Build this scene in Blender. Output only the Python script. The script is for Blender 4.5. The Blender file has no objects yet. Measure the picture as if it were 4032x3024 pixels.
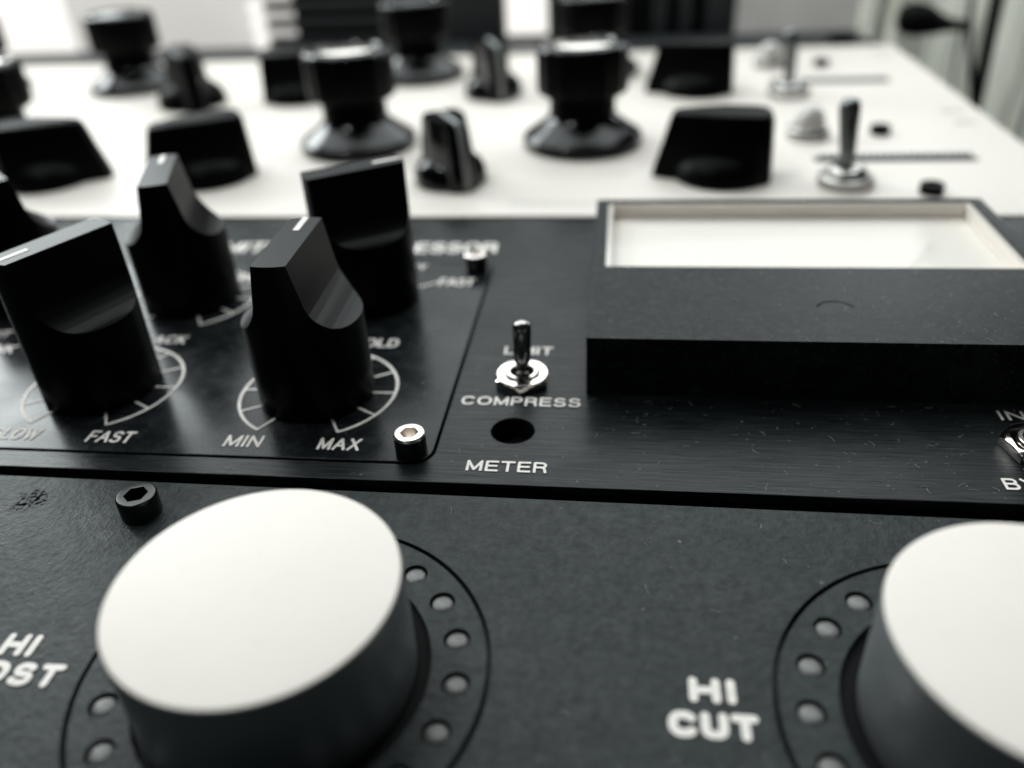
import bpy, bmesh, math, random
from mathutils import Vector, Matrix
R = math.radians
random.seed(7)
sc = bpy.context.scene
col = sc.collection

# ---------------------------------------------------------------- camera
cd = bpy.data.cameras.new('camera'); cam = bpy.data.objects.new('camera', cd); col.objects.link(cam)
cam.location = (0, 0, 1)
cam.rotation_euler = (1.00144738, 0.04686144, 0.11540123)
cd.sensor_width = 36; cd.lens = 3292.23 / 4032 * 36
cd.clip_start = 0.02; cd.clip_end = 200
cd.dof.use_dof = True; cd.dof.focus_distance = 1.53; cd.dof.aperture_fstop = 0.72
sc.camera = cam
# ---------------------------------------------------------------- world, view
w = bpy.data.worlds.new('World'); sc.world = w; w.use_nodes = True
bg = w.node_tree.nodes['Background']; bg.inputs[0].default_value = (0.9, 0.97, 1.0, 1); bg.inputs[1].default_value = 0.02
sc.view_settings.view_transform = 'Standard'; sc.view_settings.look = 'None'
sc.view_settings.exposure = 0; sc.view_settings.gamma = 1
sc.render.engine = 'CYCLES'
sc.cycles.use_denoising = True
sc.cycles.max_bounces = 8

# ---------------------------------------------------------------- lights
def area(name, loc, target, sx, sy, radiance, color=(1, 1, 1), spread=180):
    ld = bpy.data.lights.new(name, 'AREA'); ld.shape = 'RECTANGLE'; ld.size = sx; ld.size_y = sy
    ld.energy = radiance * math.pi * sx * sy; ld.color = color; ld.spread = R(spread)
    o = bpy.data.objects.new(name, ld); col.objects.link(o); o.location = loc
    o.rotation_euler = (Vector(target) - Vector(loc)).to_track_quat('-Z', 'Y').to_euler()
    return o
WARM = (0.93, 1.0, 1.0)
area('ceiling_light', (-1.2, 5.6, 5.2), (-0.5, 1.2, 0), 9.8, 7.0, 3.2, WARM)
area('window_light', (-6.6, 7.2, 3.3), (-0.8, 1.6, 0), 4.2, 3.0, 6.5, WARM)
area('tall_window_light', (-8.3, 6.9, 5.0), (-1.3, 1.3, 0), 3.0, 2.6, 8.5, WARM)
area('desk_lamp', (-2.6, 1.2, 5.0), (0, 3.2, 0), 0.25, 0.25, 220, WARM)

area('curtain_backlight', (3.6, 8.2, 0.6), (2.3, 5.5, -0.4), 3.0, 2.6, 9.0, WARM)  # unseen lamp added to brighten the curtain from behind

# ---------------------------------------------------------------- materials
def mat(name, base, rough=0.5, metal=0.0, spec=0.5, build=None, coat=0.0, **kw):
    m = bpy.data.materials.new(name); m.use_nodes = True
    nt = m.node_tree; b = nt.nodes['Principled BSDF']
    b.inputs['Base Color'].default_value = (*base, 1); b.inputs['Roughness'].default_value = rough
    b.inputs['Metallic'].default_value = metal; b.inputs['Specular IOR Level'].default_value = spec
    b.inputs['Coat Weight'].default_value = coat
    for k, v in kw.items(): b.inputs[k.replace('_', ' ')].default_value = v
    if build: build(nt, b)
    return m
def nod(nt, t, **kw):
    n = nt.nodes.new(t)
    for k, v in kw.items():
        if k in n.inputs: n.inputs[k].default_value = v
        else: setattr(n, k, v)
    return n
def coords(nt, scale=(1, 1, 1), rot=(0, 0, 0)):
    tc = nod(nt, 'ShaderNodeTexCoord'); mp = nod(nt, 'ShaderNodeMapping')
    mp.inputs['Scale'].default_value = scale; mp.inputs['Rotation'].default_value = rot
    nt.links.new(tc.outputs['Object'], mp.inputs['Vector']); return mp.outputs['Vector']
def noise(nt, vec, scale, detail=3, rough=0.5):
    n = nod(nt, 'ShaderNodeTexNoise', Scale=scale, Detail=detail, Roughness=rough)
    nt.links.new(vec, n.inputs['Vector']); return n.outputs['Fac']
def ramp(nt, fac, p0, p1, c0=(0, 0, 0), c1=(1, 1, 1)):
    r = nod(nt, 'ShaderNodeValToRGB'); e = r.color_ramp.elements
    e[0].position = p0; e[1].position = p1; e[0].color = (*c0, 1); e[1].color = (*c1, 1)
    nt.links.new(fac, r.inputs['Fac']); return r.outputs['Color']
def mixc(nt, fac, a, b, mode='MIX'):
    m = nod(nt, 'ShaderNodeMix', data_type='RGBA', blend_type=mode)
    for s, v in ((m.inputs[0], fac), (m.inputs[6], a), (m.inputs[7], b)):
        if hasattr(v, 'links') or isinstance(v, bpy.types.NodeSocket): nt.links.new(v, s)
        elif isinstance(v, (int, float)): s.default_value = v
        else: s.default_value = (*v, 1)
    return m.outputs[2]
def math_(nt, op, a, b=0.0):
    m = nod(nt, 'ShaderNodeMath', operation=op)
    for s, v in ((m.inputs[0], a), (m.inputs[1], b)):
        if isinstance(v, bpy.types.NodeSocket): nt.links.new(v, s)
        else: s.default_value = v
    return m.outputs[0]
def bump(nt, b, h, strength, dist=0.002):
    n = nod(nt, 'ShaderNodeBump', Strength=strength, Distance=dist)
    nt.links.new(h, n.inputs['Height']); nt.links.new(n.outputs['Normal'], b.inputs['Normal'])
def dust(nt, scale=60, thr=0.10, keep=0.62):
    """sparse little pale specks of dust"""
    v = coords(nt)
    dis = mixc(nt, 0.012, v, nod(nt, 'ShaderNodeTexNoise', Scale=90.0).outputs['Color'], 'ADD')
    vo = nod(nt, 'ShaderNodeTexVoronoi', Scale=scale); nt.links.new(dis, vo.inputs['Vector'])
    d = ramp(nt, vo.outputs['Distance'], 0.0, thr, (1, 1, 1), (0, 0, 0))
    sel = ramp(nt, vo.outputs['Color'], keep, keep + 0.3)
    a = mixc(nt, 1.0, d, sel, 'MULTIPLY')
    big = ramp(nt, noise(nt, v, 3.1, 3), 0.35, 0.7, (0.15, 0.15, 0.15), (1, 1, 1))
    return mixc(nt, 1.0, a, big, 'MULTIPLY')
def b_brushed(nt, b):
    v = coords(nt, (2.6, 170, 60)); v2 = coords(nt, (6, 380, 120)); v3 = coords(nt)
    n1 = noise(nt, v, 2.0, 5, 0.65); n2 = noise(nt, v2, 2.0, 3)
    s = math_(nt, 'ADD', math_(nt, 'MULTIPLY', n1, 0.65), math_(nt, 'MULTIPLY', n2, 0.35))
    blot = noise(nt, v3, 5.0, 5, 0.6)
    c = ramp(nt, s, 0.36, 0.70, (0.0010, 0.0014, 0.0017), (0.022, 0.028, 0.031))
    c = mixc(nt, ramp(nt, blot, 0.5, 0.75, (0, 0, 0), (0.35, 0.35, 0.35)), c, (0.040, 0.044, 0.044))
    c = mixc(nt, math_(nt, 'MULTIPLY', dust(nt, 40, 0.13, 0.42), 0.8), c, (0.35, 0.36, 0.34))
    nt.links.new(c, b.inputs['Base Color'])
    nt.links.new(ramp(nt, s, 0.2, 0.8, (0.18, 0.18, 0.18), (0.34, 0.34, 0.34)), b.inputs['Roughness'])
    nt.links.new(math_(nt, 'MULTIPLY', ramp(nt, s, 0.36, 0.70, (0.35, 0.35, 0.35), (1, 1, 1)), 0.25), b.inputs['Specular IOR Level'])
    b.inputs['Anisotropic'].default_value = 0.5
    bump(nt, b, s, 0.35, 0.0018)
def b_plate(nt, b):
    v = coords(nt); n1 = noise(nt, v, 150, 2); blot = noise(nt, v, 6.0, 5, 0.6)
    c = ramp(nt, n1, 0.3, 0.7, (0.0055, 0.0068, 0.0078), (0.010, 0.012, 0.0135))
    c = mixc(nt, ramp(nt, blot, 0.48, 0.75, (0, 0, 0), (0.4, 0.4, 0.4)), c, (0.040, 0.044, 0.044))
    c = mixc(nt, ramp(nt, noise(nt, v, 24, 5, 0.7), 0.45, 0.72, (0, 0, 0), (0.5, 0.5, 0.5)), c, (0.030, 0.036, 0.038))
    c = mixc(nt, math_(nt, 'MULTIPLY', dust(nt, 36, 0.11, 0.5), 0.8), c, (0.35, 0.36, 0.34))
    nt.links.new(c, b.inputs['Base Color'])
    nt.links.new(ramp(nt, blot, 0.3, 0.7, (0.17, 0.17, 0.17), (0.32, 0.32, 0.32)), b.inputs['Roughness'])
    bump(nt, b, n1, 0.12, 0.0006)
def b_powder(nt, b):
    v = coords(nt); n1 = noise(nt, v, 75, 4, 0.6); n2 = noise(nt, v, 210, 2); blot = noise(nt, v, 4.0, 6, 0.62)
    h = math_(nt, 'ADD', n1, math_(nt, 'MULTIPLY', n2, 0.35))
    c = ramp(nt, blot, 0.3, 0.75, (0.0125, 0.0165, 0.0175), (0.025, 0.031, 0.0325))
    n3 = noise(nt, v, 28, 5, 0.7)
    c = mixc(nt, ramp(nt, n3, 0.38, 0.66, (0, 0, 0), (0.32, 0.32, 0.32)), c, (0.036, 0.042, 0.043))
    c = mixc(nt, ramp(nt, n1, 0.40, 0.60, (0.30, 0.30, 0.30), (0, 0, 0)), c, (0.006, 0.0075, 0.008))
    c = mixc(nt, math_(nt, 'MULTIPLY', dust(nt, 26, 0.085, 0.55), 0.9), c, (0.50, 0.50, 0.47))
    # worn blotch near the left screw
    tc = nod(nt, 'ShaderNodeTexCoord'); dn = nod(nt, 'ShaderNodeVectorMath', operation='DISTANCE')
    nt.links.new(tc.outputs['Object'], dn.inputs[0]); dn.inputs[1].default_value = (-1.105, 1.092, 0)
    dd = math_(nt, 'ADD', dn.outputs['Value'], math_(nt, 'MULTIPLY', noise(nt, v, 38, 3), 0.055))
    st = ramp(nt, dd, 0.052, 0.062, (1, 1, 1), (0, 0, 0))
    spk = ramp(nt, noise(nt, v, 130, 3), 0.42, 0.55)
    stain = mixc(nt, 1.0, st, spk, 'MULTIPLY'); c = mixc(nt, stain, c, (0.004, 0.005, 0.006))
    keep = math_(nt, 'SUBTRACT', 1.0, stain)
    sp = math_(nt, 'MULTIPLY', keep, ramp(nt, math_(nt, 'ADD', math_(nt, 'MULTIPLY', n3, 0.5), math_(nt, 'MULTIPLY', n1, 0.5)), 0.36, 0.64, (0.14, 0.14, 0.14), (0.25, 0.25, 0.25)))
    nt.links.new(sp, b.inputs['Specular IOR Level'])
    nt.links.new(c, b.inputs['Base Color'])
    nt.links.new(ramp(nt, blot, 0.3, 0.7, (0.40, 0.40, 0.40), (0.52, 0.52, 0.52)), b.inputs['Roughness'])
    bump(nt, b, h, 0.42, 0.005)
def b_bezel(nt, b):
    v = coords(nt); n1 = noise(nt, v, 240, 2); blot = noise(nt, v, 9.0, 5, 0.65)
    c = mixc(nt, ramp(nt, blot, 0.45, 0.8, (0, 0, 0), (0.5, 0.5, 0.5)), (0.0045, 0.0058, 0.0066), (0.020, 0.024, 0.026))
    c = mixc(nt, ramp(nt, noise(nt, v, 42, 6, 0.75), 0.44, 0.68, (0, 0, 0), (0.6, 0.6, 0.6)), c, (0.034, 0.040, 0.042))
    c = mixc(nt, ramp(nt, noise(nt, v, 120, 3, 0.7), 0.62, 0.72, (0, 0, 0), (0.5, 0.5, 0.5)), c, (0.17, 0.18, 0.18))
    c = mixc(nt, math_(nt, 'MULTIPLY', dust(nt, 55, 0.13, 0.45), 0.8), c, (0.35, 0.36, 0.34))
    c = mixc(nt, math_(nt, 'MULTIPLY', dust(nt, 17, 0.06, 0.4), 0.6), c, (0.30, 0.31, 0.29))
    nt.links.new(c, b.inputs['Base Color']); bump(nt, b, n1, 0.25, 0.0012)
def b_knob(nt, b):
    v = coords(nt); n1 = noise(nt, v, 160, 3)
    c = mixc(nt, math_(nt, 'MULTIPLY', dust(nt, 60, 0.10, 0.72), 0.5), (0.0018, 0.0020, 0.0022), (0.22, 0.22, 0.21))
    nt.links.new(c, b.inputs['Base Color']); bump(nt, b, n1, 0.10, 0.0008)
def b_led(nt, b):
    n1 = noise(nt, coords(nt), 90, 3)
    nt.links.new(ramp(nt, n1, 0.3, 0.7, (0.09, 0.09, 0.086), (0.20, 0.197, 0.188)), b.inputs['Base Color'])
def b_white(nt, b):
    v = coords(nt); n1 = noise(nt, v, 1.3, 4)
    c = ramp(nt, n1, 0.3, 0.7, (0.80, 0.732, 0.672), (0.825, 0.757, 0.697))
    c = mixc(nt, math_(nt, 'MULTIPLY', dust(nt, 9, 0.03, 0.8), 0.5), c, (0.5, 0.5, 0.47))
    nt.links.new(c, b.inputs['Base Color'])
def b_top(nt, b):
    v = coords(nt); n1 = noise(nt, v, 7, 5, 0.65); n2 = noise(nt, v, 60, 3)
    c = ramp(nt, n1, 0.3, 0.72, (0.90, 0.825, 0.76), (0.93, 0.855, 0.79))
    c = mixc(nt, ramp(nt, n2, 0.60, 0.78, (0, 0, 0), (0.18, 0.18, 0.18)), c, (0.70, 0.65, 0.61))
    nt.links.new(c, b.inputs['Base Color'])
def b_satin(nt, b):
    v = coords(nt, (1, 1, 1)); n1 = noise(nt, v, 14, 5, 0.7)
    nt.links.new(ramp(nt, n1, 0.3, 0.7, (0.84, 0.83, 0.79), (0.90, 0.89, 0.85)), b.inputs['Base Color'])
    nt.links.new(ramp(nt, n1, 0.3, 0.7, (0.20, 0.20, 0.20), (0.26, 0.26, 0.26)), b.inputs['Roughness'])
def b_print(nt, b):
    n1 = noise(nt, coords(nt), 110, 3)
    nt.links.new(ramp(nt, n1, 0.30, 0.5, (0.74, 0.69, 0.64), (0.90, 0.84, 0.79)), b.inputs['Base Color'])
def b_cloth(nt, b):
    n1 = noise(nt, coords(nt, (5, 5, 0.4)), 2.5, 3)
    nt.links.new(ramp(nt, n1, 0.3, 0.7, (0.42, 0.42, 0.39), (0.80, 0.79, 0.74)), b.inputs['Base Color'])
def b_wall(nt, b):
    n1 = noise(nt, coords(nt), 1.2, 3)
    nt.links.new(ramp(nt, n1, 0.3, 0.7, (0.70, 0.69, 0.65), (0.78, 0.77, 0.73)), b.inputs['Base Color'])

M = dict(
    brushed=mat('brushed_black_aluminium', (0.012, 0.014, 0.015), 0.25, 0, 0.16, b_brushed),
    plate=mat('black_plate', (0.012, 0.014, 0.015), 0.3, 0, 0.16, b_plate),
    powder=mat('charcoal_powder_coat', (0.03, 0.034, 0.035), 0.45, 0, 0.24, b_powder),
    smooth=mat('charcoal_ring', (0.034, 0.038, 0.040), 0.42, 0, 0.25),
    bezel=mat('meter_black_plastic', (0.02, 0.022, 0.024), 0.42, 0, 0.12, b_bezel),
    knob=mat('black_anodised_knob', (0.006, 0.0065, 0.007), 0.36, 0, 0.11, b_knob),
    bake=mat('glossy_black_bakelite', (0.0012, 0.0013, 0.0015), 0.15, 0, 0.35),
    bake_dull=mat('dull_black_bakelite', (0.0010, 0.0011, 0.0013), 0.40, 0, 0.07),
    knob_side=mat('shaded_satin_side', (0.46, 0.48, 0.49), 0.45, 1.0),  # darker copy of the knob's aluminium, shade put into the colour
    knob_top=mat('lit_satin_top', (0.80, 0.735, 0.685), 0.5, 0, 0.2, b_top),  # white copy of the same aluminium, light on the top put into the colour
    black=mat('matt_black', (0.003, 0.003, 0.0035), 0.8, 0, 0.2),
    rail=mat('dark_grey_rail', (0.035, 0.04, 0.043), 0.5, 0, 0.4),
    white=mat('white_faceplate', (0.82, 0.845, 0.79), 0.45, 0, 0.4, b_white),
    satin=mat('satin_aluminium', (0.88, 0.87, 0.83), 0.38, 1.0, 0.5, b_satin),
    lit_screw_top=mat('lit_black_oxide', (0.065, 0.066, 0.064), 0.3, 1.0),  # lighter metal for the screw top, in place of light it catches
    lever=mat('polished_lever', (0.36, 0.35, 0.335), 0.10, 1.0),
    bush=mat('dull_nickel', (0.46, 0.445, 0.42), 0.26, 1.0),
    chrome=mat('chrome', (0.90, 0.84, 0.79), 0.09, 1.0),
    nickel=mat('nickel', (0.78, 0.73, 0.68), 0.2, 1.0),
    darkmetal=mat('dark_nickel', (0.16, 0.17, 0.17), 0.28, 1.0),
    blackscrew=mat('black_oxide_steel', (0.006, 0.0066, 0.007), 0.32, 0, 0.6),
    silverscrew=mat('worn_steel', (0.86, 0.80, 0.75), 0.25, 1.0),
    paint=mat('white_print', (0.78, 0.77, 0.72), 0.6, 0, 0.3, b_print),
    faint=mat('pale_grey_print', (0.60, 0.59, 0.55), 0.6),
    tick=mat('grey_print', (0.30, 0.31, 0.31), 0.5),
    led=mat('unlit_led_lens', (0.20, 0.20, 0.195), 0.35, 0, 0.4, b_led),
    dial=mat('white_dial_card', (0.86, 0.80, 0.745), 0.6),
    inner=mat('clear_plastic_frame', (0.86, 0.80, 0.75), 0.25, 0, 0.5),
    jewel=mat('milky_lamp_lens', (0.60, 0.575, 0.54), 0.12, 0, 0.6),
    cloth=mat('pale_curtain', (0.6, 0.6, 0.56), 0.9, 0, 0.2, b_cloth),
    wall=mat('pale_plaster', (0.74, 0.73, 0.69), 0.9, 0, 0.2, b_wall),
    grey=mat('grey_board', (0.30, 0.31, 0.30), 0.8, 0, 0.2),
    board=mat('white_board', (0.85, 0.84, 0.79), 0.7),
    carpet=mat('dark_floor', (0.03, 0.032, 0.033), 0.9),
)
def glass_mat():
    m = bpy.data.materials.new('clear_window_plastic'); m.use_nodes = True; nt = m.node_tree
    out = nt.nodes['Material Output']; nt.nodes.remove(nt.nodes['Principled BSDF'])
    t = nod(nt, 'ShaderNodeBsdfTransparent'); t.inputs[0].default_value = (0.985, 0.985, 0.98, 1)
    g = nod(nt, 'ShaderNodeBsdfGlossy', Roughness=0.06); lw = nod(nt, 'ShaderNodeLayerWeight', Blend=0.5); fr_ = math_(nt, 'ADD', math_(nt, 'MULTIPLY', math_(nt, 'POWER', lw.outputs['Facing'], 5.0), 0.25), 0.012)
    mx = nod(nt, 'ShaderNodeMixShader'); nt.links.new(fr_, mx.inputs[0])
    nt.links.new(t.outputs[0], mx.inputs[1]); nt.links.new(g.outputs[0], mx.inputs[2]); nt.links.new(mx.outputs[0], out.inputs[0])
    return m
M['glass'] = glass_mat()
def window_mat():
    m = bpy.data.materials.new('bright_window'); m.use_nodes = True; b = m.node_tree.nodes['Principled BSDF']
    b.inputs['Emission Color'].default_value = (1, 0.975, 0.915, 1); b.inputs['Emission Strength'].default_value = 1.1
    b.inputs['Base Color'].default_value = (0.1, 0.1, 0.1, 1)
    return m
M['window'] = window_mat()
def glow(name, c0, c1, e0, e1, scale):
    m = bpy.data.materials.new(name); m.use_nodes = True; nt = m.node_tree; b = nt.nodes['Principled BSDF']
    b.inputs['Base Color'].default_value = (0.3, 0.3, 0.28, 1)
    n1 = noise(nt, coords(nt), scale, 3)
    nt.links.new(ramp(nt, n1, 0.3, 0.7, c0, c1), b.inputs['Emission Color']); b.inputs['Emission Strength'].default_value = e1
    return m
M['glow_wall'] = glow('self_lit_plaster', (0.82, 0.80, 0.76), (1, 0.975, 0.92), 0, 0.60, 0.7)  # plaster wall, its daylight put in as emission
M['glow_board'] = glow('self_lit_grey_board', (0.6, 0.62, 0.58), (1, 1, 0.95), 0, 0.24, 1.6)  # grey board, the light on it put in as emission
def curtain_mat():
    m = bpy.data.materials.new('sheer_curtain'); m.use_nodes = True; nt = m.node_tree; out = nt.nodes['Material Output']
    nt.nodes.remove(nt.nodes['Principled BSDF']); d = nod(nt, 'ShaderNodeBsdfDiffuse'); t = nod(nt, 'ShaderNodeBsdfTranslucent')
    c = ramp(nt, noise(nt, coords(nt, (6, 6, 0.5)), 2.5, 3), 0.35, 0.65, (0.55, 0.55, 0.52), (0.86, 0.85, 0.80))
    nt.links.new(c, d.inputs[0]); nt.links.new(c, t.inputs[0]); mx = nod(nt, 'ShaderNodeMixShader'); mx.inputs[0].default_value = 0.6
    nt.links.new(d.outputs[0], mx.inputs[1]); nt.links.new(t.outputs[0], mx.inputs[2]); nt.links.new(mx.outputs[0], out.inputs[0])
    return m
M['cloth'] = curtain_mat()

# ---------------------------------------------------------------- helpers
def empty(name, loc, label=None, cat=None, group=None, kind=None):
    o = bpy.data.objects.new(name, None); col.objects.link(o); o.location = loc; o.empty_display_size = 0.1
    return tag(o, label, cat, group, kind)
def tag(o, label=None, cat=None, group=None, kind=None):
    if label: o['label'] = label
    if cat: o['category'] = cat
    if group: o['group'] = group
    if kind: o['kind'] = kind
    return o
def finish(name, bm, m, parent=None, loc=(0, 0, 0), rot=(0, 0, 0), smooth=35, label=None):
    bmesh.ops.remove_doubles(bm, verts=bm.verts, dist=1e-6)
    bmesh.ops.recalc_face_normals(bm, faces=bm.faces)
    me = bpy.data.meshes.new(name); bm.to_mesh(me); bm.free()
    me.materials.append(M[m] if isinstance(m, str) else m)
    if smooth:
        for p in me.polygons: p.use_smooth = True
        me.set_sharp_from_angle(angle=R(smooth))
    o = bpy.data.objects.new(name, me); col.objects.link(o); o.location = loc; o.rotation_euler = rot
    if parent: o.parent = parent
    if label: o['label'] = label
    return o
def box(bm, x0, x1, y0, y1, z0, z1):
    vs = [bm.verts.new(p) for p in ((x0, y0, z0), (x1, y0, z0), (x1, y1, z0), (x0, y1, z0), (x0, y0, z1), (x1, y0, z1), (x1, y1, z1), (x0, y1, z1))]
    for f in ((0, 3, 2, 1), (4, 5, 6, 7), (0, 1, 5, 4), (1, 2, 6, 5), (2, 3, 7, 6), (3, 0, 4, 7)): bm.faces.new([vs[i] for i in f])
def lathe(bm, prof, n=64, cx=0, cy=0, z=0, rf=None, mtx=None):
    """prof: (radius, height); first and last close on the axis when their radius is 0"""
    rings = []
    for r, h in prof:
        if r < 1e-7: rings.append([bm.verts.new((cx, cy, z + h))])
        else:
            ring = []
            for i in range(n):
                a = 2 * math.pi * i / n; q = r * (rf(a, r, h) if rf else 1)
                ring.append(bm.verts.new((cx + q * math.cos(a), cy + q * math.sin(a), z + h)))
            rings.append(ring)
    for A, B in zip(rings, rings[1:]):
        for i in range(n):
            j = (i + 1) % n
            if len(A) == 1 and len(B) == 1: continue
            if len(A) == 1: bm.faces.new((A[0], B[i], B[j]))
            elif len(B) == 1: bm.faces.new((A[i], A[j], B[0]))
            else: bm.faces.new((A[i], A[j], B[j], B[i]))
    if mtx: bmesh.ops.transform(bm, matrix=mtx, verts=[v for r_ in rings for v in r_])
def prism(bm, pts, z0, z1):
    a = [bm.verts.new((x, y, z0)) for x, y in pts]; b = [bm.verts.new((x, y, z1)) for x, y in pts]
    bm.faces.new(a[::-1]); bm.faces.new(b); n = len(pts)
    for i in range(n): bm.faces.new((a[i], a[(i + 1) % n], b[(i + 1) % n], b[i]))
def ann(bm, cx, cy, r0, r1, z0, z1, a0=0, a1=360, n=96):
    """ring sector as a closed solid"""
    full = abs(a1 - a0) >= 360
    if full:
        lathe(bm, [(r0, z0), (r1, z0), (r1, z1), (r0, z1), (r0, z0)], n, cx, cy); return
    pts = [(cx + r1 * math.cos(R(a0 + (a1 - a0) * i / n)), cy + r1 * math.sin(R(a0 + (a1 - a0) * i / n))) for i in range(n + 1)]
    pin = [(cx + r0 * math.cos(R(a0 + (a1 - a0) * i / n)), cy + r0 * math.sin(R(a0 + (a1 - a0) * i / n))) for i in range(n + 1)]
    O = [[bm.verts.new((x, y, z)) for x, y in pts] for z in (z0, z1)]; I = [[bm.verts.new((x, y, z)) for x, y in pin] for z in (z0, z1)]
    for i in range(n):
        bm.faces.new((O[0][i], O[0][i + 1], O[1][i + 1], O[1][i])); bm.faces.new((I[0][i + 1], I[0][i], I[1][i], I[1][i + 1]))
        bm.faces.new((O[1][i], O[1][i + 1], I[1][i + 1], I[1][i])); bm.faces.new((O[0][i + 1], O[0][i], I[0][i], I[0][i + 1]))
    for k in (0, n): bm.faces.new((O[0][k], O[1][k], I[1][k], I[0][k]))
def rrect(x0, x1, y0, y1, r, n=10):
    p = []
    for cx, cy, a in ((x1 - r, y1 - r, 0), (x0 + r, y1 - r, 90), (x0 + r, y0 + r, 180), (x1 - r, y0 + r, 270)):
        for i in range(n + 1): p.append((cx + r * math.cos(R(a + 90 * i / n)), cy + r * math.sin(R(a + 90 * i / n))))
    return p
def tmp(bm):
    bmesh.ops.recalc_face_normals(bm, faces=bm.faces)
    me = bpy.data.meshes.new('cutter'); bm.to_mesh(me); bm.free()
    o = bpy.data.objects.new('cutter', me); col.objects.link(o); return o
def apply_mods(o, smooth=35):
    bpy.context.view_layer.update()
    dg = bpy.context.evaluated_depsgraph_get()
    me = bpy.data.meshes.new_from_object(o.evaluated_get(dg)); old = o.data
    o.modifiers.clear(); o.data = me; me.name = o.name
    bpy.data.meshes.remove(old)
    for a_ in list(me.attributes):
        if a_.name in ('sharp_face', 'sharp_edge', 'custom_normal'): me.attributes.remove(a_)
    for p in me.polygons: p.use_smooth = bool(smooth)
    if smooth: me.set_sharp_from_angle(angle=R(smooth))
def boolean(o, cutters, op='DIFFERENCE', bevel=None, smooth=35):
    for c in cutters:
        md = o.modifiers.new('b', 'BOOLEAN'); md.operation = op; md.solver = 'EXACT'; md.object = c
    if bevel:
        md = o.modifiers.new('v', 'BEVEL'); md.width = bevel; md.segments = 2; md.limit_method = 'ANGLE'; md.angle_limit = R(32); md.harden_normals = False
    apply_mods(o, smooth)
    for c in cutters:
        me = c.data; bpy.data.objects.remove(c); bpy.data.meshes.remove(me)
def bev(o, width, seg=2, smooth=35):
    md = o.modifiers.new('v', 'BEVEL'); md.width = width; md.segments = seg; md.limit_method = 'ANGLE'; md.angle_limit = R(32)
    apply_mods(o, smooth)

def arc(cx, cy, rx, ry, a0, a1, n=10):
    """rounded-square arc, nearer to a grotesque letter than a plain ellipse"""
    out = []
    for i in range(n + 1):
        a = R(a0 + (a1 - a0) * i / n); c, d = math.cos(a), math.sin(a); e = 0.86
        out.append((cx + rx * math.copysign(abs(c) ** e, c), cy + ry * math.copysign(abs(d) ** e, d)))
    return out
GLY = {  # letters as strokes over a unit capital height: (width, polylines)
    'A': (.80, [[(0, 0), (.4, 1), (.8, 0)], [(.15, .34), (.65, .34)]]),
    'B': (.66, [[(0, 0), (0, 1), (.36, 1)] + arc(.36, .76, .26, .24, 80, -90) + [(0, .52)], [(.36, .52)] + arc(.38, .26, .28, .26, 80, -90) + [(0, 0)]]),
    'C': (.76, [arc(.39, .5, .39, .5, 42, 318, 20)]),
    'D': (.72, [[(0, 0), (0, 1), (.32, 1)] + arc(.32, .5, .40, .5, 80, -90, 14) + [(0, 0)]]),
    'E': (.62, [[(.62, 1), (0, 1), (0, 0), (.63, 0)], [(0, .52), (.57, .52)]]),
    'F': (.58, [[(.60, 1), (0, 1), (0, 0)], [(0, .50), (.52, .50)]]),
    'H': (.66, [[(0, 0), (0, 1)], [(.66, 0), (.66, 1)], [(0, .5), (.66, .5)]]),
    'I': (0.0, [[(0, 0), (0, 1)]]),
    'K': (.68, [[(0, 0), (0, 1)], [(.62, 1), (0, .40)], [(.22, .60), (.68, 0)]]),
    'L': (.55, [[(0, 1), (0, 0), (.56, 0)]]),
    'M': (.82, [[(0, 0), (0, 1), (.41, .06), (.82, 1), (.82, 0)]]),
    'N': (.68, [[(0, 0), (0, 1), (.68, 0), (.68, 1)]]),
    'O': (.82, [arc(.41, .5, .41, .5, 0, 360, 28)]),
    'P': (.62, [[(0, 0), (0, 1), (.34, 1)] + arc(.34, .73, .28, .27, 80, -90) + [(0, .46)]]),
    'R': (.66, [[(0, 0), (0, 1), (.36, 1)] + arc(.36, .75, .28, .25, 80, -90) + [(0, .50)], [(.40, .50), (.58, .40), (.62, .2), (.66, 0)]]),
    'S': (.66, [arc(.33, .75, .29, .25, 25, 255, 12) + arc(.33, .25, .33, .27, 75, -155, 14)]),
    'T': (.68, [[(0, 1), (.68, 1)], [(.34, 1), (.34, 0)]]),
    'U': (.66, [[(0, 1)] + arc(.33, .33, .33, .33, 180, 360, 12) + [(.66, 1)]]),
    'V': (.74, [[(0, 1), (.37, 0), (.74, 1)]]),
    'W': (1.08, [[(0, 1), (.27, 0), (.54, .95), (.81, 0), (1.08, 1)]]),
    'X': (.72, [[(0, 0), (.68, 1)], [(.04, 1), (.72, 0)]]),
    'Y': (.72, [[(0, 1), (.36, .44), (.72, 1)], [(.36, .44), (.36, 0)]]),
}
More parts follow.
